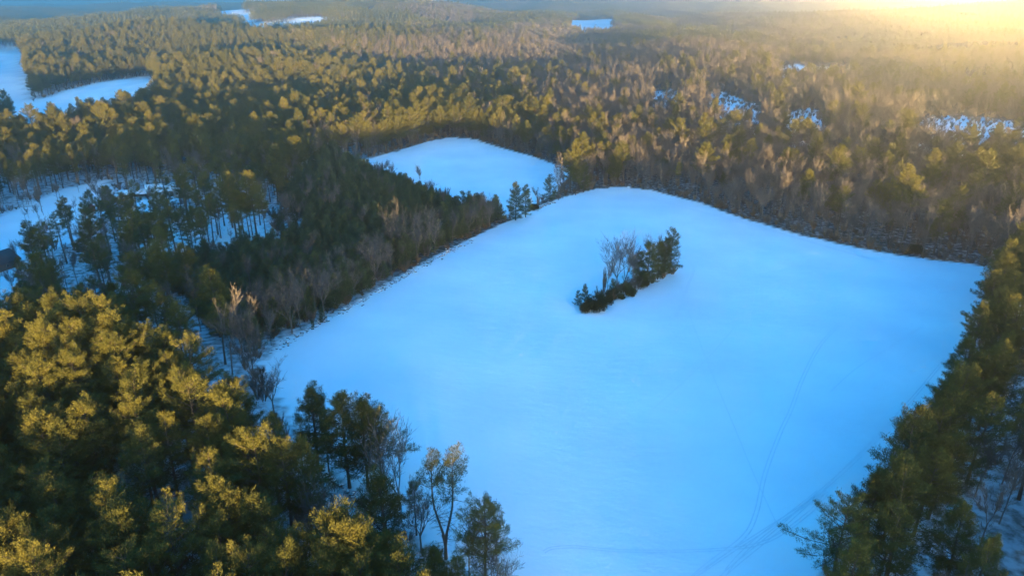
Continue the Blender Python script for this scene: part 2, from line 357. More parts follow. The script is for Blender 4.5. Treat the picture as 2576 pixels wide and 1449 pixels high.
def bare_shape(seed, H=16.0, fork=0.3, spread=0.55, leaders=3, kids=3, depth=4, lean=0.0, twigw=0.055, slender=False):
    rng = np.random.default_rng(seed); T, C = MB(), MB(); tw0, tw1, tww = [], [], []; f = lambda v: np.array(v, float)
    def grow(p, d, L, r, lev):
        n = 4; pts = [p]; dd = d.copy()
        for i in range(n):
            dd = unit(dd + rng.normal(size=3) * 0.10 + f([0, 0, 0.05])); pts.append(pts[-1] + dd * L / n)
        pts = np.array(pts); rad = np.linspace(r, r * 0.5, n + 1)
        if lev <= 1: C.tube(pts, rad, 5 if lev == 0 else 4, m=0)
        else:
            for i in range(0, n, 2): tw0.append(pts[i]); tw1.append(pts[i + 2]); tww.append(max(twigw, 2 * r * (1 - .2 * i)))
        if lev >= depth: return
        nk = kids + (1 if rng.random() < .5 else 0) + (1 if lev >= 1 else 0)
        for k in range(nk):
            s = rng.uniform(0.3, 1.0) if k else 1.0
            q = pts[0] + (pts[-1] - pts[0]) * s; q = pts[min(n, int(s * n))]
            sd_ = unit(np.cross(dd, rng.normal(size=3)))
            nd = unit(dd * (1.0 if k else 1.4) + sd_ * spread * rng.uniform(.7, 1.4) + f([0, 0, 0.22]))
            grow(q, nd, L * rng.uniform(.52, .74) * (1.1 if k == 0 else 1), max(r * .5, .012), lev + 1)
    n = 7; z = np.linspace(0, fork * H, n); t = z / H
    ax = np.stack([lean * z * 0.3 + .2 * np.sin(t * 6 + seed) * t, .2 * np.cos(t * 5 + seed) * t, z], 1); ax[0, 2] = -.5
    r0 = (0.010 if slender else 0.016) * H; T.tube(ax, np.linspace(r0, r0 * .72, n), 7)
    for k in range(leaders):
        az = 6.28 * k / leaders + rng.uniform(-.5, .5); tilt = spread * rng.uniform(.35, 1.0)
        if slender and k == 0: tilt *= .2
        d = unit(f([math.cos(az) * tilt + lean * .5, math.sin(az) * tilt, 1.0]))
        grow(ax[-1] * 1.0, d, H * (1 - fork) * rng.uniform(.45, .58), r0 * .55, 0)
    if slender:
        for k in range(8):
            zz = rng.uniform(.45, 1) * fork * H; az = rng.uniform(0, 6.28); p = f([np.interp(zz, z, ax[:, 0]), np.interp(zz, z, ax[:, 1]), zz])
            grow(p, unit(f([math.cos(az), math.sin(az), .8])), H * .12, .04, depth - 1)
    C.ribbons(np.array(tw0), np.array(tw1), np.array(tww), rng, 1)
    return T, C

def bush_shape(seed, H=3.0, Rr=2.2, evergreen=False, n=900):
    rng = np.random.default_rng(seed); S, C = MB(), MB()
    m = 14; az = rng.uniform(0, 6.28, m); p0 = np.stack([np.cos(az) * .25, np.sin(az) * .25, 0 * az - .2], 1)
    tip = np.stack([np.cos(az) * Rr * rng.uniform(.2, .9, m), np.sin(az) * Rr * rng.uniform(.2, .9, m), H * rng.uniform(.5, .95, m)], 1)
    for a, b in zip(p0, tip): S.tube(np.array([a, (a + b) / 2 + [0, 0, .3], b]), [.05, .035, .015], 4)
    if evergreen:
        nl = 22; ra = np.sqrt(rng.uniform(0, 1, nl)) * Rr * .75; aa = rng.uniform(0, 6.28, nl)
        lob = np.stack([ra * np.cos(aa), ra * np.sin(aa), (1 - .6 * (ra / Rr) ** 2) * rng.uniform(.25, .8, nl) * H], 1)
        k = rng.integers(0, nl, n * 5); c = lob[k] + unit(rng.normal(size=(len(k), 3))) * (rng.uniform(0, 1, len(k)) ** .4 * Rr * .36)[:, None]
        c[:, 2] = np.abs(c[:, 2]); d = unit((c - [0, 0, H * .3]) * .5 + [0, 0, .5] + rng.normal(size=c.shape) * .6)
        C.blades(c, c + d * rng.uniform(.22, .5, len(c))[:, None], rng.uniform(.07, .15, len(c)), rng, 0)
    else:
        k = rng.integers(0, m, n); s = rng.uniform(.25, 1, n); a = p0[k] + (tip[k] - p0[k]) * s[:, None]
        d = unit(tip[k] - p0[k] + rng.normal(size=(n, 3)) * 1.0 + [0, 0, .5]); C.ribbons(a, a + d * rng.uniform(.3, 1.0, n)[:, None], np.full(n, .03), rng, 0)
    return S, C

def build(shape, nm, mt, mc):
    T, C = shape; return (T.mesh(nm + "_trunk", mt, True), C.mesh(nm + "_crown", mc))
PM = ([M_PBARK], [M_NEEDLE, M_PBARK, M_BBARK])
PINES = []     # (trunk mesh, crown mesh, height, adjective)
for sd_, H, cb, rm, dn, sp, tp, adj in ((1, 20, .34, 6.2, 1.1, .10, .58, "broad"), (2, 22, .42, 5.4, 1.1, .15, .52, "tall"), (3, 18, .28, 5.3, 1.2, .05, .66, "dense"),
                                      (4, 21, .36, 4.7, 1.1, .18, .62, "narrow"), (5, 19, .36, 6.4, 1.0, .25, .50, "ragged"), (6, 23, .46, 5.2, 1.0, .25, .54, "lanky"),
                                      (7, 17, .24, 5.4, 1.2, .05, .70, "bushy")):
    a, b = build(pine_shape(sd_, H, cb, rm, dn, 1.25, sparse=sp, top=tp), "pine", *PM); PINES.append((a, b, H, adj))
LEGGY = []
for sd_, H, cb, rm, sp, adj in ((21, 21, .60, 3.8, .2, "bare-stemmed"), (22, 22, .55, 4.2, .3, "thin-crowned"), (23, 19, .50, 4.0, .15, "high-crowned"), (24, 15, .07, 4.6, .08, "low-skirted"), (25, 15, .10, 4.0, .15, "skirted")):
    a, b = build(pine_shape(sd_, H, cb, rm, 1.0, 1.1, sparse=sp, top=.6), "pine", *PM); LEGGY.append((a, b, H, adj))
YOUNG = []
for sd_, H, rm, adj in ((31, 9.0, 2.9, "conical"), (32, 10.5, 2.9, "slim"), (33, 8.0, 3.0, "rounded"), (34, 9.6, 2.6, "pointed")):
    a, b = build(pine_shape(sd_, H, .05, rm, 1.0, .9, young=True), "young_pine", [M_PBARK], [M_YOUNG, M_PBARK]); YOUNG.append((a, b, H, adj))
BM = ([M_BBARK], [M_BBARK, M_TWIG])
BARES = []
for sd_, H, fk, spd, ld, sl_, adj in ((41, 16, .40, .42, 3, True, "slender"), (42, 17, .45, .36, 2, True, "upright"), (43, 15, .35, .5, 3, True, "twiggy"), (44, 18, .5, .38, 3, True, "high-branched"),
                                    (45, 14, .25, .62, 4, False, "spreading"), (46, 15, .2, .7, 4, False, "wide-crowned"), (47, 13, .15, .55, 3, False, "low-forking")):
    a, b = build(bare_shape(sd_, H, fk, spd, ld, 3, 4, slender=sl_), "bare_tree", *BM); BARES.append((a, b, H, adj))
BUSHM = [build(bush_shape(51, 3, 2.2), "bush", [M_BRUSH], [M_BRUSH]), build(bush_shape(52, 2, 1.6), "bush", [M_BRUSH], [M_BRUSH]), build(bush_shape(53, 4, 2.0, n=1300), "bush", [M_BBARK], [M_TWIG]), build(bush_shape(54, 6.5, .9, n=1500), "bush", [M_BBARK], [M_BRUSH])]
EVERM = [build(bush_shape(55, 3.0, 2.2, True), "evergreen_bush", [M_PBARK], [M_JUNIPER]), build(bush_shape(56, 2.2, 1.5, True, 600), "evergreen_bush", [M_PBARK], [M_YOUNG])]

# ------------------------------------------------------------------ ground
def make_ground():
    nx, ny = 560, 640
    u = np.linspace(-1, 1, nx); k = 6.2; X = 15000 * np.sinh(k * u) / math.sinh(k) + 20
    v = np.linspace(-0.62, 1, ny); Y = 14800 * np.sinh(k * v) / math.sinh(k) + 190
    gx, gy = np.meshgrid(X, Y); z = height(gx, gy)
    V = np.stack([gx, gy, z], -1).reshape(-1, 3)
    i = (np.arange(ny - 1)[:, None] * nx + np.arange(nx - 1)[None, :]); q = np.stack([i, i + 1, i + nx + 1, i + nx], -1)
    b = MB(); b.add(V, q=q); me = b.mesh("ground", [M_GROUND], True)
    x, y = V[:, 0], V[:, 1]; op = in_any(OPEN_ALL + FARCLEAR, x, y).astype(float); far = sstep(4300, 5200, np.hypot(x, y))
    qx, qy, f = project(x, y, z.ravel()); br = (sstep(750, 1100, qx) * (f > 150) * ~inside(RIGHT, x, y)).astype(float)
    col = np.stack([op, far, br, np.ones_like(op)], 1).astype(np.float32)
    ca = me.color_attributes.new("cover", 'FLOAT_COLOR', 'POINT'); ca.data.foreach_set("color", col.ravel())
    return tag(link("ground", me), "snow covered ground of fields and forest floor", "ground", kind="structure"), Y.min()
ground, YMIN = make_ground()

# ------------------------------------------------------------------ trees: where they stand
def jitter(x0, x1, y0, y1, s, rng):
    gx, gy = np.meshgrid(np.arange(x0, x1, s), np.arange(y0, y1, s)); n = gx.size
    return gx.ravel() + rng.uniform(-.45, .45, n) * s, gy.ravel() + rng.uniform(-.45, .45, n) * s
def near_open(x, y, pad):
    r = in_any(OPEN_ALL, x, y)
    for a in range(8): r |= in_any(OPEN_ALL, x + pad * math.cos(a * .785), y + pad * math.sin(a * .785))
    return r
TREES = []    # dict(kind, proto, x, y, s, rz, tx, ty, stand)
def put(kind, proto, x, y, s=1.0, stand="", label=None, rz=None, tilt=.03):
    TREES.append(dict(kind=kind, proto=proto, x=float(x), y=float(y), s=float(s), rz=float(RNG.uniform(0, 6.28) if rz is None else rz),
                      tx=float(RNG.normal(0, tilt)), ty=float(RNG.normal(0, tilt)), stand=stand, label=label))
PROTO = {"pine_tree": PINES + LEGGY, "young_pine": YOUNG, "bare_tree": BARES}
NP = len(PINES)

def near_field(a, b): return any(inside(FIELD, np.array([a + 22 * math.cos(k)]), np.array([b + 22 * math.sin(k)]))[0] for k in np.arange(0, 6.28, .52))
# hand placed ones ------------------------------------------------
def hand(kind, proto, px, py, Hm, stand, label, rz=None, top=False, tilt=.015):
    x, y = at(px, py, Hm if top else 0.0)
    put(kind, proto, x, y, Hm / PROTO[kind][proto][2], stand, label, rz, tilt)
hr = "hedgerow"
hand("pine_tree", 6, 800, 1172, 17.5, hr, "dark pine left of the big dark pine clump by the stone wall")
hand("pine_tree", 2, 880, 1226, 20, hr, "biggest dark round-crowned pine at the near left field edge")
hand("pine_tree", 6, 925, 1222, 18.5, hr, "brownish topped pine touching the right side of the big dark pine")
hand("pine_tree", 4, 962, 1232, 17.5, hr, "slim pine with a side plume right of the dark pine clump")
hand("pine_tree", 8, 828, 1190, 11, hr, "thin small pine standing beside the snowy stone wall")
hand("bare_tree", 6, 1007, 1280, 16, hr, "leafless multi-stemmed tree left of the double-trunked pine")
hand("bare_tree", 4, 1060, 1385, 12, hr, "leafless tree right behind the wall, left of the double-trunked pine foot")
hand("pine_tree", 9, 1048, 1345, 11, hr, "small scraggly pine just left of the double-trunked pine")
hand("pine_tree", 0, 1222, 1490, 18.5, hr, "dark pine right of the double-trunked pine by the field corner")
hand("bare_tree", 5, 1245, 1530, 12, hr, "leafless tree at the bottom, under the dark corner pine")
hand("bare_tree", 0, 1180, 1450, 13, hr, "leafless slim tree between the double-trunked pine and corner pine")
hand("bare_tree", 2, 640, 985, 13, hr, "leafless tree against the snow behind the front wood's right end")
hand("bare_tree", 4, 690, 1040, 12, hr, "leafless tree peeking over the sunlit front wood at the field corner")
hand("pine_tree", 6, 951, 1196, 19, "front", "sunlit full pine before the stone wall and dark clump", top=True)
hand("pine_tree", 2, 983, 1345, 17, "front", "sunlit bushy pine just below the full pine near the wall", top=True)
hand("pine_tree", 6, 1085, 1385, 15, "front", "sunlit pine at the bottom edge left of the double trunk", top=True)
hand("pine_tree", 0, 1150, 1410, 14, "front", "sunlit low pine at the bottom edge before the double trunk", top=True)
hand("bare_tree", 6, 798, 1258, 14, "front", "orange lit leafless tree left of the full pine, left of two", top=True)
hand("bare_tree", 4, 836, 1262, 13, "front", "orange lit leafless tree left of the full pine, right of two", top=True)
isl = "island"
hand("pine_tree", 11, 1684, 688, 16, isl, "pointed pine at the right tip of the tree island in the field", rz=1.0)
hand("pine_tree", 10, 1628, 716, 14.5, isl, "dense pine in the middle of the tree island")
hand("pine_tree", 10, 1654, 703, 13, isl, "low pine between the dense pine and pointed pine of the island")
hand("bare_tree", 5, 1553, 722, 15.5, isl, "wide leafless tree leaning left on the tree island", rz=2.5, tilt=.1)
hand("bare_tree", 6, 1572, 720, 15.5, isl, "forked leafless tree beside the island's dense pine", rz=.4)
hand("bare_tree", 2, 1640, 695, 13, isl, "thin leafless tree behind the island's dense pine")
hand("bare_tree", 0, 1668, 688, 13, isl, "thin leafless tree left of the island's pointed pine")
hand("pine_tree", 10, 1606, 722, 12, isl, "shorter dark pine left of the island's dense pine")
hand("pine_tree", 10, 1670, 695, 13.5, isl, "full pine just left of the island's pointed pine")
hand("bare_tree", 2, 1590, 726, 12, isl, "short leafless tree right of the island's forked leafless tree")
hand("bare_tree", 0, 1528, 738, 10, isl, "short leafless tree right of the island's vine-tangled stub")
hand("young_pine", 2, 1541, 745, 5.5, isl, "small evergreen below the island's leafless trees")
hand("young_pine", 1, 1454, 770, 5.0, isl, "spiky little evergreen at the island's left tip")
hand("young_pine", 3, 1471, 760, 6.0, isl, "second spiky little evergreen behind the island's big dark bush")
hg = "far hedge"
hand("pine_tree", 10, 1297, 555, 16, hg, "dark pointed pine in the gap between the two snow fields", rz=0)
hand("pine_tree", 11, 1322, 547, 14, hg, "shorter dark pine right beside the pointed one between fields")
hand("pine_tree", 11, 1383, 508, 12.5, hg, "lone dark pine right of the gap between the two fields")
hand("bare_tree", 1, 1405, 504, 13, hg, "leafless slim tree right beside the lone dark pine")
hand("bare_tree", 3, 1416, 500, 13, hg, "paler leafless slim tree between lone pine and taller hedge pine")
hand("pine_tree", 1, 1448, 491, 15, hg, "tall pine at the far left corner of the main field")
hand("pine_tree", 11, 1468, 484, 14, hg, "ragged pine right of the tall corner pine")
hand("pine_tree", 1, 1462, 455, 24, hg, "tallest golden pine behind the corner between the two fields")
hand("bare_tree", 0, 1352, 519, 9, hg, "small leaning leafless tree at the gap between fields", tilt=.12)
le = "left edge"
hand("bare_tree", 5, 1005, 655, 18.5, le, "orange-tipped spreading leafless tree among dark young pines")
hand("bare_tree", 4, 1095, 636, 13.5, le, "pale leafless tree at the left field edge, right of the orange-tipped one")
hand("bare_tree", 5, 1180, 590, 12.5, le, "leafless tree at the upper end of the left field edge")
hand("bare_tree", 5, 735, 838, 14.5, le, "big pale-limbed leafless tree at the lower left field edge")
hand("bare_tree", 4, 815, 792, 13, le, "pale leafless tree next right of the big pale-limbed one")
hand("bare_tree", 5, 945, 706, 13, le, "leafless tree midway along the left field edge")
hand("young_pine", 2, 640, 885, 10, le, "blackish round evergreen at the near left field corner")
hand("young_pine", 0, 812, 812, 4.0, le, "tiny cone evergreen alone at the left field edge")
hand("young_pine", 3, 788, 826, 2.6, le, "tiniest evergreen sprout by the left field edge")
ls = "left stand"
hand("pine_tree", 1, 571, 441, 26, ls, "golden topped pine over the dark left wood, left of two", top=True)
hand("pine_tree", 0, 624, 436, 26, ls, "golden topped pine over the dark left wood, right of two", top=True)
hand("pine_tree", 9, 60, 563, 23, ls, "ragged gold-tipped pine at the far left, left of two", top=True)
hand("pine_tree", 8, 92, 560, 23, ls, "ragged gold-tipped pine at the far left, right of two", top=True)
hand("pine_tree", 5, 322, 528, 23, ls, "gold-tipped pine standing before the long low shed", top=True)
hand("pine_tree", 0, 315, 690, 22, ls, "round gold-sided pine just behind the front wood", top=True)
hand("pine_tree", 6, 85, 640, 20, ls, "dense dark pine at the left edge above the front wood", top=True)
hand("pine_tree", 2, 215, 555, 20, ls, "dark pine hiding the small red cabin's foot", top=True)

ph = np.array([(t["x"], t["y"]) for t in TREES])
def clear_of_hand(x, y, r):
    return np.min(np.hypot(x[:, None] - ph[None, :, 0], y[:, None] - ph[None, :, 1]), 1) > r

def pick(rng, n, w): return rng.choice(len(w), n, p=np.array(w) / sum(w))
def species_noise(x, y): return waves(_wavA, x, y)
_wavA = [(2 * math.pi / L, th, ph_) for L, th, ph_ in zip(_wr.uniform(90, 420, 9), _wr.uniform(0, math.pi, 9), _wr.uniform(0, 6.28, 9))]

# front left wood
rg = np.random.default_rng(101)
x, y = jitter(-190, 40, 20, 260, 5.3, rg); m = inside(FRONT, x, y) & ~near_open(x, y, 2.0) & (y > 30) & clear_of_hand(x, y, 3.5)
x, y = x[m], y[m]; pp = pick(rg, len(x), [3, 3, 2, 2, 3, 2, 2, .4, .4, .4, .2, .3])
for a, b, p in zip(x, y, pp):
    qx, qy, _ = project(a, b, 10)
    hole = math.exp(-((qx - 380) ** 2 / 2 / 190 ** 2 + (qy - 1330) ** 2 / 2 / 110 ** 2))
    if rg.random() < .65 * hole: continue
    H = rg.normal(21.5, 1.5); put("pine_tree", p, a, b, H / PROTO["pine_tree"][p][2], "front")
# right wood
x, y = jitter(40, 330, 20, 330, 6.6, rg); m = inside(RIGHT, x, y) & ~near_open(x, y, 1.5) & (y > 25)
x, y = x[m], y[m]; edge = near_open(x, y, 11); pp = pick(rg, len(x), [1.5, 1, 2, 4, 1, 1, 1, .5, .5, .5, 3, 4])
for a, b, p, e in zip(x, y, pp, edge):
    if not e and rg.random() < .62:
        if rg.random() < .35: put("bare_tree", rg.integers(0, 4), a, b, rg.uniform(.6, .95), "right")
        continue
    H = rg.normal(18.5, 1.6); put("pine_tree", p, a, b, H / PROTO["pine_tree"][p][2], "right")
# young thicket
x, y = jitter(-260, 60, 110, 480, 3.3, rg); m = inside(PLANT, x, y) & ~near_open(x, y, 2.5) & clear_of_hand(x, y, 2.2)
for a, b in zip(x[m], y[m]):
    if rg.random() < .06: put("bare_tree", rg.integers(0, 4), a, b, rg.uniform(.5, .75), "thicket")
    else: put("young_pine", rg.integers(0, 4), a, b, rg.uniform(.75, 1.15) * (.42 if near_open(np.array([a]), np.array([b]), 14)[0] and b > 255 and a < -8 - .0 * b and not near_field(a, b) else 1), "thicket")
# band of leafless trees on the thicket's field side
x, y = jitter(-140, 60, 110, 420, 4.2, rg); m = inside(PLANTEDGE, x, y) & ~near_open(x, y, 1.0) & clear_of_hand(x, y, 2.5)
for a, b in zip(x[m], y[m]):
    u = rg.random()
    if u < .55: put("bare_tree", pick(rg, 1, [3, 2, 3, 1, 2, 2, 2])[0], a, b, rg.uniform(.5, .78), "left edge")
    elif u < .72: put("young_pine", rg.integers(0, 4), a, b, rg.uniform(.6, 1.1), "left edge")
# open left stand
x, y = jitter(-420, -60, 110, 480, 6.2, rg); m = inside(LEFTOPEN, x, y) & ~inside(PLANT, x, y) & ~inside(PLANTEDGE, x, y) & ~inside(FRONT, x, y) & ~near_open(x, y, .5) & clear_of_hand(x, y, 4)
for a, b in zip(x[m], y[m]):
    u = rg.random(); dark = species_noise(a, b)
    u = u * (1 if b > 320 or a < -230 else 1.45)
    if u < .26: p = rg.integers(7, 10); put("pine_tree", p, a, b, rg.uniform(.8, 1.05), "left stand")
    elif u < .38 + .12 * dark: p = rg.integers(0, 7); put("pine_tree", p, a, b, rg.uniform(.75, 1.0), "left stand")
    elif u < .74: put("bare_tree", rg.integers(0, 4), a, b, rg.uniform(.7, 1.0), "left stand")
for a, b in zip(x[~m], y[~m]):      # a few slender stems on the open snow between
    if in_any(CLEARS[5:], np.array([a]), np.array([b]))[0] and rg.random() < .5: put("pine_tree", rg.integers(7, 10), a, b, rg.uniform(.75, 1.0), "left stand")
x, y = jitter(-520, -60, 120, 760, 5.0, rg); m = in_any(CLEARS[2:], x, y) & (rg.random(len(x)) < .10 + .12 * (species_noise(x, y) > .5)) & clear_of_hand(x, y, 4)
for a, b in zip(x[m], y[m]): put("bare_tree", rg.integers(0, 4), a, b, rg.uniform(.3, .7), "left stand")
# everything else out to FARD, as far as the frame can see
FARD = 1250
x, y = jitter(-1000, 1050, 150, FARD, 5.7, rg)
m = (np.hypot(x, y) < FARD) & (np.abs(x) < 0.78 * y + 60) & ~near_open(x, y, 1.5) & (~in_any(FARCLEAR, x, y) | (in_any(FARCLEAR[3:], x, y) & (rg.random(len(x)) < .06))) & ~inside(PLANT, x, y) & ~inside(PLANTEDGE, x, y) & ~inside(LEFTOPEN, x, y) & ~inside(FRONT, x, y) & ~inside(RIGHT, x, y) & clear_of_hand(x, y, 4)
x, y = x[m], y[m]; d = np.hypot(x, y); qx, qy, _ = project(x, y, height(x, y)); nz = species_noise(x, y)
left = sstep(1250, 650, qx + 200 * nz); far_left = sstep(560, 760, d)
pine_p = np.clip(.09 + .78 * left + .10 * nz + .22 * np.exp(-((qx - 1090) ** 2 / 2 / 130 ** 2 + (qy - 330) ** 2 / 2 / 60 ** 2)) * 3 + .16 * np.exp(-((qx - 2400) ** 2 / 2 / 250 ** 2 + (qy - 510) ** 2 / 2 / 80 ** 2)), .06, .95)
hill_bare = np.exp(-((qx - 1250) ** 2 / 2 / 330 ** 2 + (qy - 150) ** 2 / 2 / 50 ** 2)); pine_p *= 1 - .75 * hill_bare
pine_p = np.where((qx > 1150) & (qx < 1400) & (qy > 330) & (qy < 420), np.maximum(pine_p, .45), pine_p)
isP = rg.random(len(x)) < pine_p
hs = rg.normal(1.0, .14, len(x)) + .07 * waves(_wavs, x, y)
for i in range(len(x)):
    st = "left wood" if qx[i] < 900 else ("middle wood" if qx[i] < 1560 else "right hand wood")
    if isP[i]: put("pine_tree", pick(rg, 1, [2, 2, 2, 2, 2, 2, 2, .8, .8, .8, .6, .8])[0], x[i], y[i], hs[i] * (.94 if left[i] > .5 else .9), st)
    else: put("bare_tree", pick(rg, 1, [4, 4, 4, 3, 1, 1, 1])[0], x[i], y[i], hs[i] * .86, st)
# unseen trees on the rise behind the camera, added to shade the field
x, y = jitter(-420, 600, -330, -215, 5.0, rg)
BACK = [(a, b, rg.integers(0, 7), rg.uniform(.7, 1.05) * (.36 if -95 < a < 58 else .85)) for a, b in zip(x, y)]  # kept shorter in one stretch so sun reaches the front wood

# ------------------------------------------------------------------ pick the largest 300 of each kind as things, the rest as stuff
ARR = {k: [t for t in TREES if t["kind"] == k] for k in PROTO}
def rank(t):
    H = PROTO[t["kind"]][t["proto"]][2] * t["s"]; z = float(height(t["x"], t["y"]))
    ax_, ay, f = project(t["x"], t["y"], z + H); bx, by, f2 = project(t["x"], t["y"], z + H * .35)
    t["px"], t["py"], t["h"], t["z"] = bx, ay, H, z
    vis = (-15 < ax_ < W0 + 15 or -15 < bx < W0 + 15) and ay < H0 - 12 and by > 0
    return (1e6 if t["label"] else 0) + (H / f * 1000 if vis else -1)
ORD = ["first", "second", "third", "fourth", "fifth", "sixth", "seventh", "eighth", "ninth", "tenth", "eleventh", "twelfth", "thirteenth", "fourteenth", "fifteenth",
       "sixteenth", "seventeenth", "eighteenth", "nineteenth", "twentieth"]
def ordn(i): return ORD[i] if i < 20 else f"{i + 1}th" if (i + 1) % 10 not in (1, 2, 3) else f"{i + 1}" + {1: "st", 2: "nd", 3: "rd"}[(i + 1) % 10]
PLACE = {"front": "sunlit foreground wood", "right": "row along the right field edge", "thicket": "dark thicket beside the field", "left edge": "left field edge strip",
         "left stand": "open left stand over snow", "left wood": "dark wood upper left", "middle wood": "wood behind the small field", "right hand wood": "wood beyond the main field",
         "hedgerow": "near hedgerow", "island": "tree island", "far hedge": "hedge between fields"}
KINDW = {"pine_tree": "pine", "bare_tree": "leafless tree", "young_pine": "young pine"}
GRP = {"pine_tree": "tall pines", "bare_tree": "leafless trees", "young_pine": "young pines"}
REST = {}
for kind, L in ARR.items():
    for t in L: t["rank"] = rank(t)
    L.sort(key=lambda t: -t["rank"])
    things = [t for t in L[:300] if t["rank"] > 0]; REST[kind] = L[len(things):]
    for st in sorted({t["stand"] for t in things}):
        S = sorted([t for t in things if t["stand"] == st and not t["label"]], key=lambda t: -t["py"])
        if not S: continue
        rows = max(1, round(math.sqrt(len(S) / 2.0))); per = math.ceil(len(S) / rows); nr = math.ceil(len(S) / per)
        for r in range(nr):
            row = sorted(S[r * per:(r + 1) * per], key=lambda t: t["px"])
            for c, t in enumerate(row):
                adj = PROTO[kind][t["proto"]][3]
                rowname = "nearest row" if r == 0 else ("farthest row" if r == nr - 1 else f"{ordn(r)} row back")
                pos = "leftmost" if c == 0 else ("rightmost" if c == len(row) - 1 else f"{ordn(c)} from left")
                t["label"] = f"{adj} {KINDW[kind]} in {PLACE[st]}, {rowname}, {pos}" if nr > 1 else f"{adj} {KINDW[kind]} in {PLACE[st]}, {pos}"
    for t in things:
        p = PROTO[kind][t["proto"]]
        e = bpy.data.objects.new(kind, None); COL.objects.link(e); e.empty_display_size = .5
        e.location = (t["x"], t["y"], t["z"]); e.rotation_euler = (t["tx"], t["ty"], t["rz"]); e.scale = (t["s"],) * 3
        tag(e, t["label"], KINDW[kind], f"{GRP[kind]} in the {PLACE[t['stand']]}")
        for nm, me in (("trunk", p[0]), ("crown", p[1])):
            o = bpy.data.objects.new(nm, me); COL.objects.link(o); o.parent = e

# ------------------------------------------------------------------ stuff: instanced masses
def source(meshes):
    """one joined template (kept out of the scene) per tree form"""
    out = []
    for T, C in meshes:
        b = bpy.data.meshes.new(T.name + "_far")
        va = np.empty(len(T.vertices) * 3, np.float32); T.vertices.foreach_get("co", va); vb = np.empty(len(C.vertices) * 3, np.float32); C.vertices.foreach_get("co", vb)
        la = np.empty(len(T.loops), np.int32); T.loops.foreach_get("vertex_index", la); lb = np.empty(len(C.loops), np.int32); C.loops.foreach_get("vertex_index", lb)
        def pl(me, a):
            r = np.empty(len(me.polygons), np.int32); me.polygons.foreach_get(a, r); return r
        nv = len(T.vertices); b.vertices.add(nv + len(C.vertices)); b.vertices.foreach_set("co", np.concatenate([va, vb]))
        b.loops.add(len(la) + len(lb)); b.loops.foreach_set("vertex_index", np.concatenate([la, lb + nv]))
        tot = np.concatenate([pl(T, "loop_total"), pl(C, "loop_total")]); b.polygons.add(len(tot))
        b.polygons.foreach_set("loop_start", np.concatenate([[0], np.cumsum(tot)[:-1]]).astype(np.int32)); b.polygons.foreach_set("loop_total", tot)
        b.polygons.foreach_set("material_index", np.concatenate([pl(T, "material_index"), pl(C, "material_index") + len(T.materials)]).astype(np.int32))
        for m in list(T.materials) + list(C.materials): b.materials.append(m)
        b.update(calc_edges=True); out.append(bpy.data.objects.new(T.name + "_far", b))
    return out
def scatter(name, label, cat, pts, rots, scl, idx, sources):
    me = bpy.data.meshes.new(name); n = len(pts); me.vertices.add(n); me.vertices.foreach_set("co", np.asarray(pts, np.float32).ravel())
    a = me.attributes.new("rot", 'FLOAT_VECTOR', 'POINT'); a.data.foreach_set("vector", np.asarray(rots, np.float32).ravel())
    a = me.attributes.new("scl", 'FLOAT', 'POINT'); a.data.foreach_set("value", np.asarray(scl, np.float32))
    a = me.attributes.new("idx", 'INT', 'POINT'); a.data.foreach_set("value", np.asarray(idx, np.int32))
    o = link(name, me); tag(o, label, cat, kind="stuff")
    g = bpy.data.node_groups.new(name, 'GeometryNodeTree')
    g.interface.new_socket("Geometry", in_out='INPUT', socket_type='NodeSocketGeometry'); g.interface.new_socket("Geometry", in_out='OUTPUT', socket_type='NodeSocketGeometry')
    gi = g.nodes.new('NodeGroupInput'); go = g.nodes.new('NodeGroupOutput'); iop = g.nodes.new('GeometryNodeInstanceOnPoints'); j = g.nodes.new('GeometryNodeJoinGeometry')
    for s in reversed(sources):
        oi = g.nodes.new('GeometryNodeObjectInfo'); oi.inputs['Object'].default_value = s; oi.inputs['As Instance'].default_value = True
        g.links.new(oi.outputs['Geometry'], j.inputs[0])
    def attr(nm, ty):
        k = g.nodes.new('GeometryNodeInputNamedAttribute'); k.data_type = ty; k.inputs['Name'].default_value = nm
        return next(s for s in k.outputs if s.enabled and s.name == 'Attribute')
    g.links.new(gi.outputs[0], iop.inputs['Points']); g.links.new(j.outputs[0], iop.inputs['Instance'])
    iop.inputs['Pick Instance'].default_value = True; g.links.new(attr("idx", 'INT'), iop.inputs['Instance Index'])
    g.links.new(attr("rot", 'FLOAT_VECTOR'), iop.inputs['Rotation']); g.links.new(attr("scl", 'FLOAT'), iop.inputs['Scale'])
    g.links.new(iop.outputs[0], go.inputs[0])
    md = o.modifiers.new("scatter", 'NODES'); md.node_group = g
    return o
for kind, name, label, cat in (("pine_tree", "pine_forest", "dark pine forest reaching back to the hills", "forest"), ("bare_tree", "leafless_forest", "brown leafless forest beyond the snow fields", "forest"),
                               ("young_pine", "young_pine_thicket", "dark mass of young pines left of the field", "thicket")):
    L = REST[kind]; pts = [(t["x"], t["y"], t["z"]) for t in L]; rt = [(t["tx"], t["ty"], t["rz"]) for t in L]; s_ = [t["s"] for t in L]; ix = [t["proto"] for t in L]
    if kind == "pine_tree":
        for a, b, p, s in BACK: pts.append((a, b, float(height(a, b)))); rt.append((0, 0, a)); s_.append(s); ix.append(p)
    scatter(name, label, cat, pts, rt, s_, ix, source([(p[0], p[1]) for p in PROTO[kind]]))

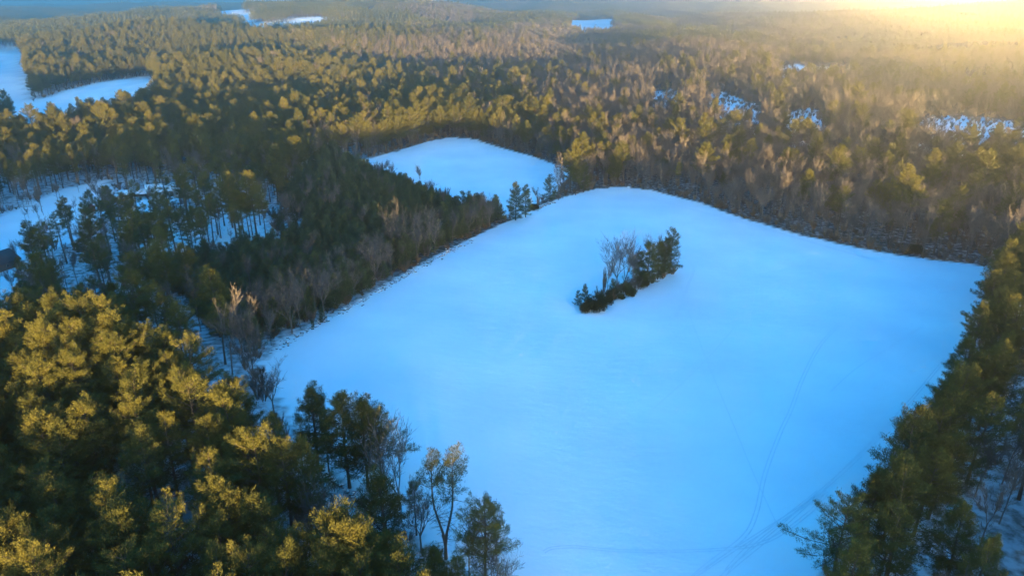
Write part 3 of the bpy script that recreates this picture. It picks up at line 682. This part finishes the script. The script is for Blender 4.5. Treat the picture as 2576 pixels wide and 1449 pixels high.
# far woods: groves of small trees, one mass
def grove(seed, kindp):
    rng = np.random.default_rng(seed); b = MB(); S = 46.0
    gx, gy = jitter(-S / 2, S / 2, -S / 2, S / 2, 6.6, rng)
    for x0, y0 in zip(gx, gy):
        if rng.random() < kindp:
            H = rng.uniform(15, 22); n = 110; z = H * (1 - .68 * rng.uniform(0, 1, n) ** .8); rr = 3.6 * ((H - z) / (H * .65)) ** .65 * rng.uniform(.2, 1.05, n); az = rng.uniform(0, 6.28, n)
            c = np.stack([x0 + np.cos(az) * rr, y0 + np.sin(az) * rr, z], 1); dv = unit(np.stack([np.cos(az) * .6, np.sin(az) * .6, np.full(n, .7)], 1) + rng.normal(size=(n, 3)) * .35)
            b.blades(c, c + dv * rng.uniform(1.0, 1.9, n)[:, None], rng.uniform(.5, .95, n), rng, 0)
            b.tube(np.array([[x0, y0, -1], [x0, y0, H * .8]]), [.25, .12], 4, m=1)
        else:
            H = rng.uniform(12, 17); n = 190; az = rng.uniform(0, 6.28, n); rr = 3.0 * rng.uniform(0, 1, n) ** .6; z = H * rng.uniform(.45, .9, n)
            c = np.stack([x0 + np.cos(az) * rr * .6, y0 + np.sin(az) * rr * .6, z], 1); dv = unit(np.stack([np.cos(az) * .5, np.sin(az) * .5, np.full(n, .8)], 1) + rng.normal(size=(n, 3)) * .3)
            b.ribbons(c, c + dv * rng.uniform(1.4, 3.0, n)[:, None], rng.uniform(.10, .20, n), rng, 2)
            b.tube(np.array([[x0, y0, -1], [x0, y0, H * .7]]), [.2, .08], 4, m=3)
    me = b.mesh("far_grove", [M_NEEDLE, M_PBARK, M_TWIG, M_BBARK]); return bpy.data.objects.new("far_grove", me)
groves = [grove(61, .95), grove(62, .9), grove(63, .5), grove(64, .08), grove(65, .15), grove(66, .03)]
x, y = jitter(-3900, 4000, FARD - 60, 5200, 41.0, rg); d = np.hypot(x, y)
m = (d > FARD - 10) & (d < 5100) & (np.abs(x) < .78 * y + 60) & ~in_any(FARCLEAR, x, y)
x, y, d = x[m], y[m], d[m]; qx, qy, _ = project(x, y, height(x, y)); nz = waves(_waves, x * .8, y * .8)
pp = np.clip(.35 + .5 * sstep(1300, 700, qx) + .28 * nz - .25 * sstep(1500, 2100, qx), 0, 1)
ix = np.where(pp > .68, rg.integers(0, 2, len(x)), np.where(pp > .42, 2, rg.integers(3, 6, len(x))))
e = 12.0; sx = (height(x + e, y) - height(x - e, y)) / (2 * e); sy = (height(x, y + e) - height(x, y - e)) / (2 * e)
rz = rg.integers(0, 4, len(x)) * (math.pi / 2)
# tilt with the slope: rotation (atan(sy), -atan(sx), rz)
rots = np.stack([np.arctan(sy), -np.arctan(sx), 0 * rz], 1)
scatter("far_forest", "far off woods fading over the hills to the horizon", "forest", np.stack([x, y, height(x, y) - .5], 1), rots, rg.uniform(.92, 1.08, len(x)), ix, groves)

# undergrowth at the wood edges
x, y = jitter(-520, 330, 60, 780, 3.4, rg); m = ~near_open(x, y, .15) & near_open(x, y, 4.5) & (np.abs(x) < .8 * y + 40) & ~inside(FRONT, x, y) & (rg.random(len(x)) < .6)
x, y = x[m], y[m]
x2, y2 = jitter(-420, 560, 200, 760, 4.6, rg); q2, _, _ = project(x2, y2, height(x2, y2)); m2 = ~near_open(x2, y2, 1.0) & (q2 > 900) & (np.abs(x2) < .78 * y2 + 20) & ~inside(PLANT, x2, y2) & ~inside(RIGHT, x2, y2) & (rg.random(len(x2)) < .7)
x, y = np.concatenate([x, x2[m2]]), np.concatenate([y, y2[m2]])
scatter("undergrowth", "low brown brush along the edges of the snow fields", "undergrowth", np.stack([x, y, height(x, y)], 1), np.stack([0 * x, 0 * x, rg.uniform(0, 6.28, len(x))], 1),
        rg.uniform(.35, 1.25, len(x)), rg.integers(0, 3, len(x)), source(BUSHM[:3]))

# ------------------------------------------------------------------ bushes on their own
def bush(pair, name, px, py, s, label, group):
    x, y = at(px, py); e = bpy.data.objects.new(name, None); COL.objects.link(e); e.location = (x, y, float(height(x, y))); e.scale = (s if isinstance(s, tuple) else (s,) * 3); e.rotation_euler[2] = px
    tag(e, label, "bush", group)
    for nm, me in (("stem", pair[0]), ("foliage", pair[1])):
        o = bpy.data.objects.new(nm, me); COL.objects.link(o); o.parent = e
g1 = "bushes on the tree island"
bush(EVERM[0], "evergreen_bush", 1497, 778, (1.9, 1.5, 1.75), "big dark rounded bush at the near tip of the tree island", g1)
bush(EVERM[0], "evergreen_bush", 1476, 784, (1.1, 1.0, 1.1), "dark bush hugging the front of the island's big bush", g1)
bush(EVERM[0], "evergreen_bush", 1522, 765, (1.2, 1.1, 1.5), "dark bush right of the island's big rounded bush", g1)
bush(EVERM[1], "evergreen_bush", 1586, 743, 1.2, "small green bush in front of the island's forked leafless tree", g1)
bush(EVERM[1], "evergreen_bush", 1562, 752, .8, "lowest green shrub at the island's front edge", g1)
bush(BUSHM[3], "brown_bush", 1519, 735, (1.2, 1.2, 1.3), "tall vine-tangled brown stub left of the island's leafless trees", g1)
bush(BUSHM[2], "brown_bush", 1600, 732, (1.3, 1.3, 1.1), "brown twiggy bush between island's forked tree and dense pine", g1)
bush(BUSHM[0], "brown_bush", 1668, 700, 1.1, "brown twiggy bush under the island's pointed pine", g1)
bush(BUSHM[0], "brown_bush", 1540, 752, 1.0, "brown twiggy bush in the island's middle foreground", g1)
bush(EVERM[1], "evergreen_bush", 1572, 735, 1.5, "rounded green bush between the two leafless trees of the island", g1)
bush(EVERM[0], "evergreen_bush", 1612, 722, (1.3, 1.2, 1.3), "dark bush at the left foot of the island's dense pine", g1)
bush(BUSHM[2], "brown_bush", 1556, 738, (1.5, 1.3, 1.0), "brown tangle at the foot of the island's leaning leafless tree", g1)
bush(BUSHM[2], "brown_bush", 1640, 712, (1.4, 1.4, 1.0), "brown tangle under the island's dense pine", g1)
bush(BUSHM[0], "brown_bush", 1692, 690, (1.3, 1.3, 1.2), "brown brush at the foot of the island's pointed pine", g1)
bush(BUSHM[2], "brown_bush", 1508, 752, (1.6, 1.4, .9), "brown tangle behind the island's big rounded bush", g1)
bush(BUSHM[0], "brown_bush", 1532, 760, (1.6, 1.3, 1.1), "brown twigs between the island's big bush and its middle", g1)
bush(EVERM[0], "evergreen_bush", 1545, 752, (1.2, 1.0, 1.2), "dark bush at the island's middle foreground", g1)
bush(BUSHM[2], "brown_bush", 1580, 730, (1.6, 1.5, 1.1), "tall brown twigs behind the small green bush on the island", g1)
bush(BUSHM[2], "brown_bush", 1620, 712, (1.6, 1.4, 1.2), "tall brown twigs left of the island's dense pine", g1)
g2 = "bushes along the hedge between the fields"
bush(EVERM[0], "evergreen_bush", 1342, 528, (1.3, 1.1, .9), "low spreading evergreen bush right of the pointed hedge pine", g2)
bush(BUSHM[3], "brown_bush", 1354, 521, 1.0, "vine-covered stub in the gap between the two fields", g2)
bush(EVERM[0], "evergreen_bush", 2290, 636, (2.4, 1.4, 1.1), "wide dark bush at the far right edge of the main field", "bushes on the far field edge")
bush(BUSHM[0], "brown_bush", 2100, 606, (1.8, 1.2, 1.0), "brown bush at the middle of the far field edge", "bushes on the far field edge")

# ------------------------------------------------------------------ the double-trunked pine
x, y = at(1122, 1404)
e = tag(bpy.data.objects.new("pine_tree", None), "tall sparse double-trunked pine alone before the open snow", "pine", "tall pines in the near hedgerow"); COL.objects.link(e)
e.location = (x, y, float(height(x, y))); e.rotation_euler[2] = R(5)
T, C = pine_shape(77, 22, .58, 3.3, .85, 1.0, stems=[(-1.6, .2, .96), (1.7, -.3, 1.0)], sparse=.38, top=.55)
link("trunk", T.mesh("double_trunk", [M_PBARK], True), e); link("crown", C.mesh("double_crown", [M_NEEDLE, M_PBARK, M_BBARK]), e)

# ------------------------------------------------------------------ stone walls and stones
def stone(b, c, r, rng):
    n, mm = 6, 4; th = np.linspace(0, math.pi, mm + 1); ph_ = np.arange(n) * 2 * math.pi / n
    v = np.array([(math.sin(t) * math.cos(p), math.sin(t) * math.sin(p), math.cos(t)) for t in th for p in ph_]) * (1 + rng.uniform(-.25, .25, ((mm + 1) * n, 1)))
    v[:n] = v[0]; v[-n:] = v[-1]
    v = v * np.array([r * rng.uniform(.9, 1.5), r * rng.uniform(.7, 1.1), r * rng.uniform(.55, .9)]) + c
    i = np.arange(mm)[:, None] * n; j = np.arange(n)[None, :]; b.add(v, q=np.stack([i + j, i + n + j, i + n + (j + 1) % n, i + (j + 1) % n], -1))
def wall(label, pts, gap=.0, big=.38):
    rng = np.random.default_rng(len(label)); b = MB(); P = np.array([at(*p) for p in pts])
    for a, c in zip(P[:-1], P[1:]):
        L = np.hypot(*(c - a))
        for s in np.arange(0, L, .38):
            if rng.random() < gap: continue
            q = a + (c - a) * s / L; z = float(height(*q))
            for k in range(rng.integers(1, 4)): stone(b, np.array([q[0] + rng.normal(0, .3 + gap), q[1] + rng.normal(0, .3 + gap), z + .1 + .28 * k * rng.uniform(.6, 1)]), rng.uniform(.5, 1) * big, rng)
    tag(link("stone_wall", b.mesh("stone_wall", [M_STONE])), label, "stone wall", "old stone walls")
wall("old snow-dusted stone wall along the lane at the near left", [(770,1165),(830,1205),(870,1235),(905,1262),(950,1310),(1000,1360)])
wall("tumbled snowy stone wall at the lower left field edge", [(690,885),(760,838),(850,790),(930,748)], .62)
wall("tumbled snowy stone wall at the upper left field edge", [(940,740),(1020,694),(1100,650),(1190,602)], .62)
wall("broken row of stones in the gap between the two fields", [(1345,530),(1365,518),(1395,510)], .35, .5)
b = MB(); xx, yy = at(1581, 472); stone(b, np.array([0, 0, .3]), 0.6, np.random.default_rng(3)); tag(link("snow_capped_boulder", b.mesh("snow_capped_boulder", [M_SNOW]), loc=(xx, yy, float(height(xx, yy)))), "white snow-capped boulder at the far corner of the main field", "boulder")

# ------------------------------------------------------------------ tracks in the snow
def smooth(P, n=14):
    P = np.array(P, float); out = []
    for i in range(len(P) - 1):
        p0, p1, p2, p3 = P[max(i - 1, 0)], P[i], P[i + 1], P[min(i + 2, len(P) - 1)]
        for t in np.linspace(0, 1, n, endpoint=False):
            out.append(.5 * ((2 * p1) + (-p0 + p2) * t + (2 * p0 - 5 * p1 + 4 * p2 - p3) * t * t + (-p0 + 3 * p1 - 3 * p2 + p3) * t ** 3))
    out.append(P[-1]); return np.array(out)
def track(label, pts, w=.22, gap=.55, dbl=True):
    P = smooth([at(*p) for p in pts]); d = np.gradient(P, axis=0); d /= np.linalg.norm(d, axis=1)[:, None]; nrm = np.stack([-d[:, 1], d[:, 0]], 1); b = MB()
    for o in ((-gap / 2, gap / 2) if dbl else (0,)):
        A = P + nrm * (o - w / 2); B = P + nrm * (o + w / 2); k = len(P)
        V = np.concatenate([np.stack([A[:, 0], A[:, 1], height(A[:, 0], A[:, 1]) + .03], 1), np.stack([B[:, 0], B[:, 1], height(B[:, 0], B[:, 1]) + .03], 1)])
        i = np.arange(k - 1); b.add(V, q=np.stack([i, i + k, i + k + 1, i + 1], 1))
    tag(link("snow_track", b.mesh("snow_track", [M_TRACK])), label, "track", "tracks in the snow", "structure")
track("curving track across the snow at the bottom of the field", [(1368,1388),(1390,1378),(1450,1375),(1550,1384),(1680,1386),(1800,1382),(1890,1372),(1960,1345),(2040,1285),(2080,1240)])
track("long double track up the right half of the field", [(2112,815),(2062,870),(2020,950),(1990,1030),(1962,1090),(1925,1190),(1902,1290),(1870,1350),(1780,1420),(1700,1490)], .25, .7)
track("thin track bending towards the right hand trees", [(2320,822),(2230,878),(2150,930),(2090,985)], .2, 0, False)
track("track following the right hand pines", [(2380,900),(2280,1020),(2180,1130),(2060,1240),(1960,1330),(1850,1420),(1760,1500)], .2, .6)
track("second track at the lower right of the field", [(2060,1235),(1990,1290),(1900,1360),(1840,1420),(1800,1480)], .2, .6)
track("track along the far edge of the field", [(1640,500),(1760,532),(1900,570),(2050,612),(2220,660)], .3, .8)
track("short track beside the tree island's right tip", [(1712,640),(1745,672),(1730,720),(1700,800)], .2, .5)
track("thin track crossing towards the island from the lower right", [(1960,1330),(1900,1200),(1850,1080),(1800,960),(1760,860),(1730,780)], .15, 0, False)
track("thin track close along the right hand pines", [(2330,960),(2200,1100),(2110,1190),(2040,1270)], .18, 0, False)
track("straight track leaving the field at the bottom", [(2080,1235),(1960,1310),(1820,1400),(1720,1470),(1600,1560)], .2, .5)
track("faint track up the middle of the field", [(1640,1030),(1720,960),(1800,880),(1850,820)], .15, 0, False)

# ------------------------------------------------------------------ buildings
def gable(name, label, px, py, w, l, hw, hr, rz, wallm, roofm, cat, windows=2, chimney=False, open_front=False):
    x, y = at(px, py); e = tag(bpy.data.objects.new(name, None), label, cat); COL.objects.link(e); e.location = (x, y, float(height(x, y))); e.rotation_euler[2] = rz
    b = MB()
    if open_front:
        b.box((-l/2, w/2 - .2, -.3), (l/2, w/2, hw)); b.box((-l/2, -w/2 + .2, -.3), (-l/2 + .2, w/2 - .2, hw)); b.box((l/2 - .2, -w/2 + .2, -.3), (l/2, w/2 - .2, hw))
    else: b.add([(-l/2,-w/2,-.3),(l/2,-w/2,-.3),(l/2,w/2,-.3),(-l/2,w/2,-.3),(-l/2,-w/2,hw),(l/2,-w/2,hw),(l/2,w/2,hw),(-l/2,w/2,hw),(-l/2,0,hw+hr),(l/2,0,hw+hr)],
              q=[(0,1,5,4),(2,3,7,6)], t=[(1,2,6),(1,6,5),(5,6,9),(3,0,4),(3,4,7),(4,8,7)])
    link("wall", b.mesh("wall", [wallm]), e)
    o = .5; b = MB(); th = .28
    zl = hw - hr * o / (w / 2)
    prof = [(-w/2-o, zl), (0, hw+hr), (w/2+o, zl)]
    V = [];
    for xx_ in (-l/2-o, l/2+o):
        for (yy_, zz_) in prof: V.append((xx_, yy_, zz_ + .02)); V.append((xx_, yy_, zz_ + .02 + th))
    b.add(V, q=[(1,3,9,7),(3,5,11,9),(0,6,8,2),(2,8,10,4),(0,1,7,6),(4,10,11,5),(0,2,3,1),(2,4,5,3),(6,7,9,8),(8,9,11,10)])
    rf = link("roof", b.mesh("roof", [roofm]), e)
    if chimney:
        c = MB(); c.box((l*.2, -.4, hw+hr*.6), (l*.2+.8, .4, hw+hr+1.3)); link("chimney", c.mesh("chimney", [M_STONE]), rf)
    if open_front:
        for k in range(4):
            c = MB(); xx_ = -l/2 + .3 + k * (l - .6) / 3; c.box((xx_-.12, -w/2+.02, -.3), (xx_+.12, -w/2+.18, hw + .15)); link("post", c.mesh("post", [M_POST]), e)
    else:
        for k in range(windows):
            c = MB(); xx_ = -l/2 + l * (k + .7) / (windows + .8); c.box((xx_-.5, -w/2-.06, hw*.35), (xx_+.5, -w/2+.02, hw*.35+1.2))
            wn = link("window", c.mesh("window", [M_POST]), e); c = MB(); c.box((xx_-.4, -w/2-.09, hw*.35+.1), (xx_+.4, -w/2-.063, hw*.35+1.1)); link("pane", c.mesh("pane", [M_GLASS]), wn)
        c = MB(); xx_ = l * .36; c.box((xx_-.5, -w/2-.07, 0), (xx_+.5, -w/2+.02, 2.05)); link("door", c.mesh("door", [M_DOOR]), e)
gable("house", "house with a broad snow-covered roof in the left wood clearing", 408, 492, 9, 13, 3.2, 2.6, R(25), M_WALLG, M_SNOW, "house", 3, True)
gable("open_shed", "long low open-fronted shed with snowy roof left of the house", 345, 498, 6, 14, 2.7, 1.2, R(10), M_WALLB, M_SNOW, "shed", open_front=True)
gable("cabin", "tiny red-brown cabin with snowy roof among left pines", 222, 533, 4.5, 5, 2.6, 1.8, R(-30), M_WALLR, M_SNOW, "cabin", 1)
gable("barn", "dark roofed barn cut by the left edge of the picture", -8, 678, 9, 12, 3.0, 3.0, R(70), M_WALLB, M_ROOFD, "barn", 2)
gable("farmhouse", "distant farmhouse with snowy roof on the far hill", 574, 44, 11, 24, 5.0, 4.0, R(8), M_WALLG, M_SNOW, "farmhouse", 4, True)
for k, (px_, py_) in enumerate(((735, 60), (772, 62))):
    x, y = at(px_, py_); e = tag(bpy.data.objects.new("utility_pole", None), ("pale utility pole by the far farm field, nearer the farmhouse", "pale utility pole by the far farm field, farther from the farmhouse")[k], "utility pole", "utility poles by the far field")
    COL.objects.link(e); e.location = (x, y, float(height(x, y))); b = MB(); b.tube(np.array([[0, 0, -.5], [0, 0, 14]]), [.35, .25], 6); link("pole", b.mesh("pole", [M_POST]), e)
    b = MB(); b.box((-1.6, -.4, 12.6), (1.6, -.26, 12.9)); link("crossarm", b.mesh("crossarm", [M_POST]), e)

# ------------------------------------------------------------------ haze
def b_haze(n, out):
    v = N(n, "ShaderNodeVolumePrincipled"); v.inputs['Color'].default_value = (0.86, 0.92, 1.0, 1); v.inputs['Density'].default_value = 0.00030; v.inputs['Anisotropy'].default_value = 0.84
    n.links.new(v.outputs[0], out.inputs['Volume'])
M_HAZE = mat("haze_air", b_haze)
b = MB(); b.box((-15400, YMIN - 60, -120), (15400, 15300, 330))
hz = tag(link("haze", b.mesh("haze", [M_HAZE])), "thin evening haze over the woods", "haze", kind="stuff")
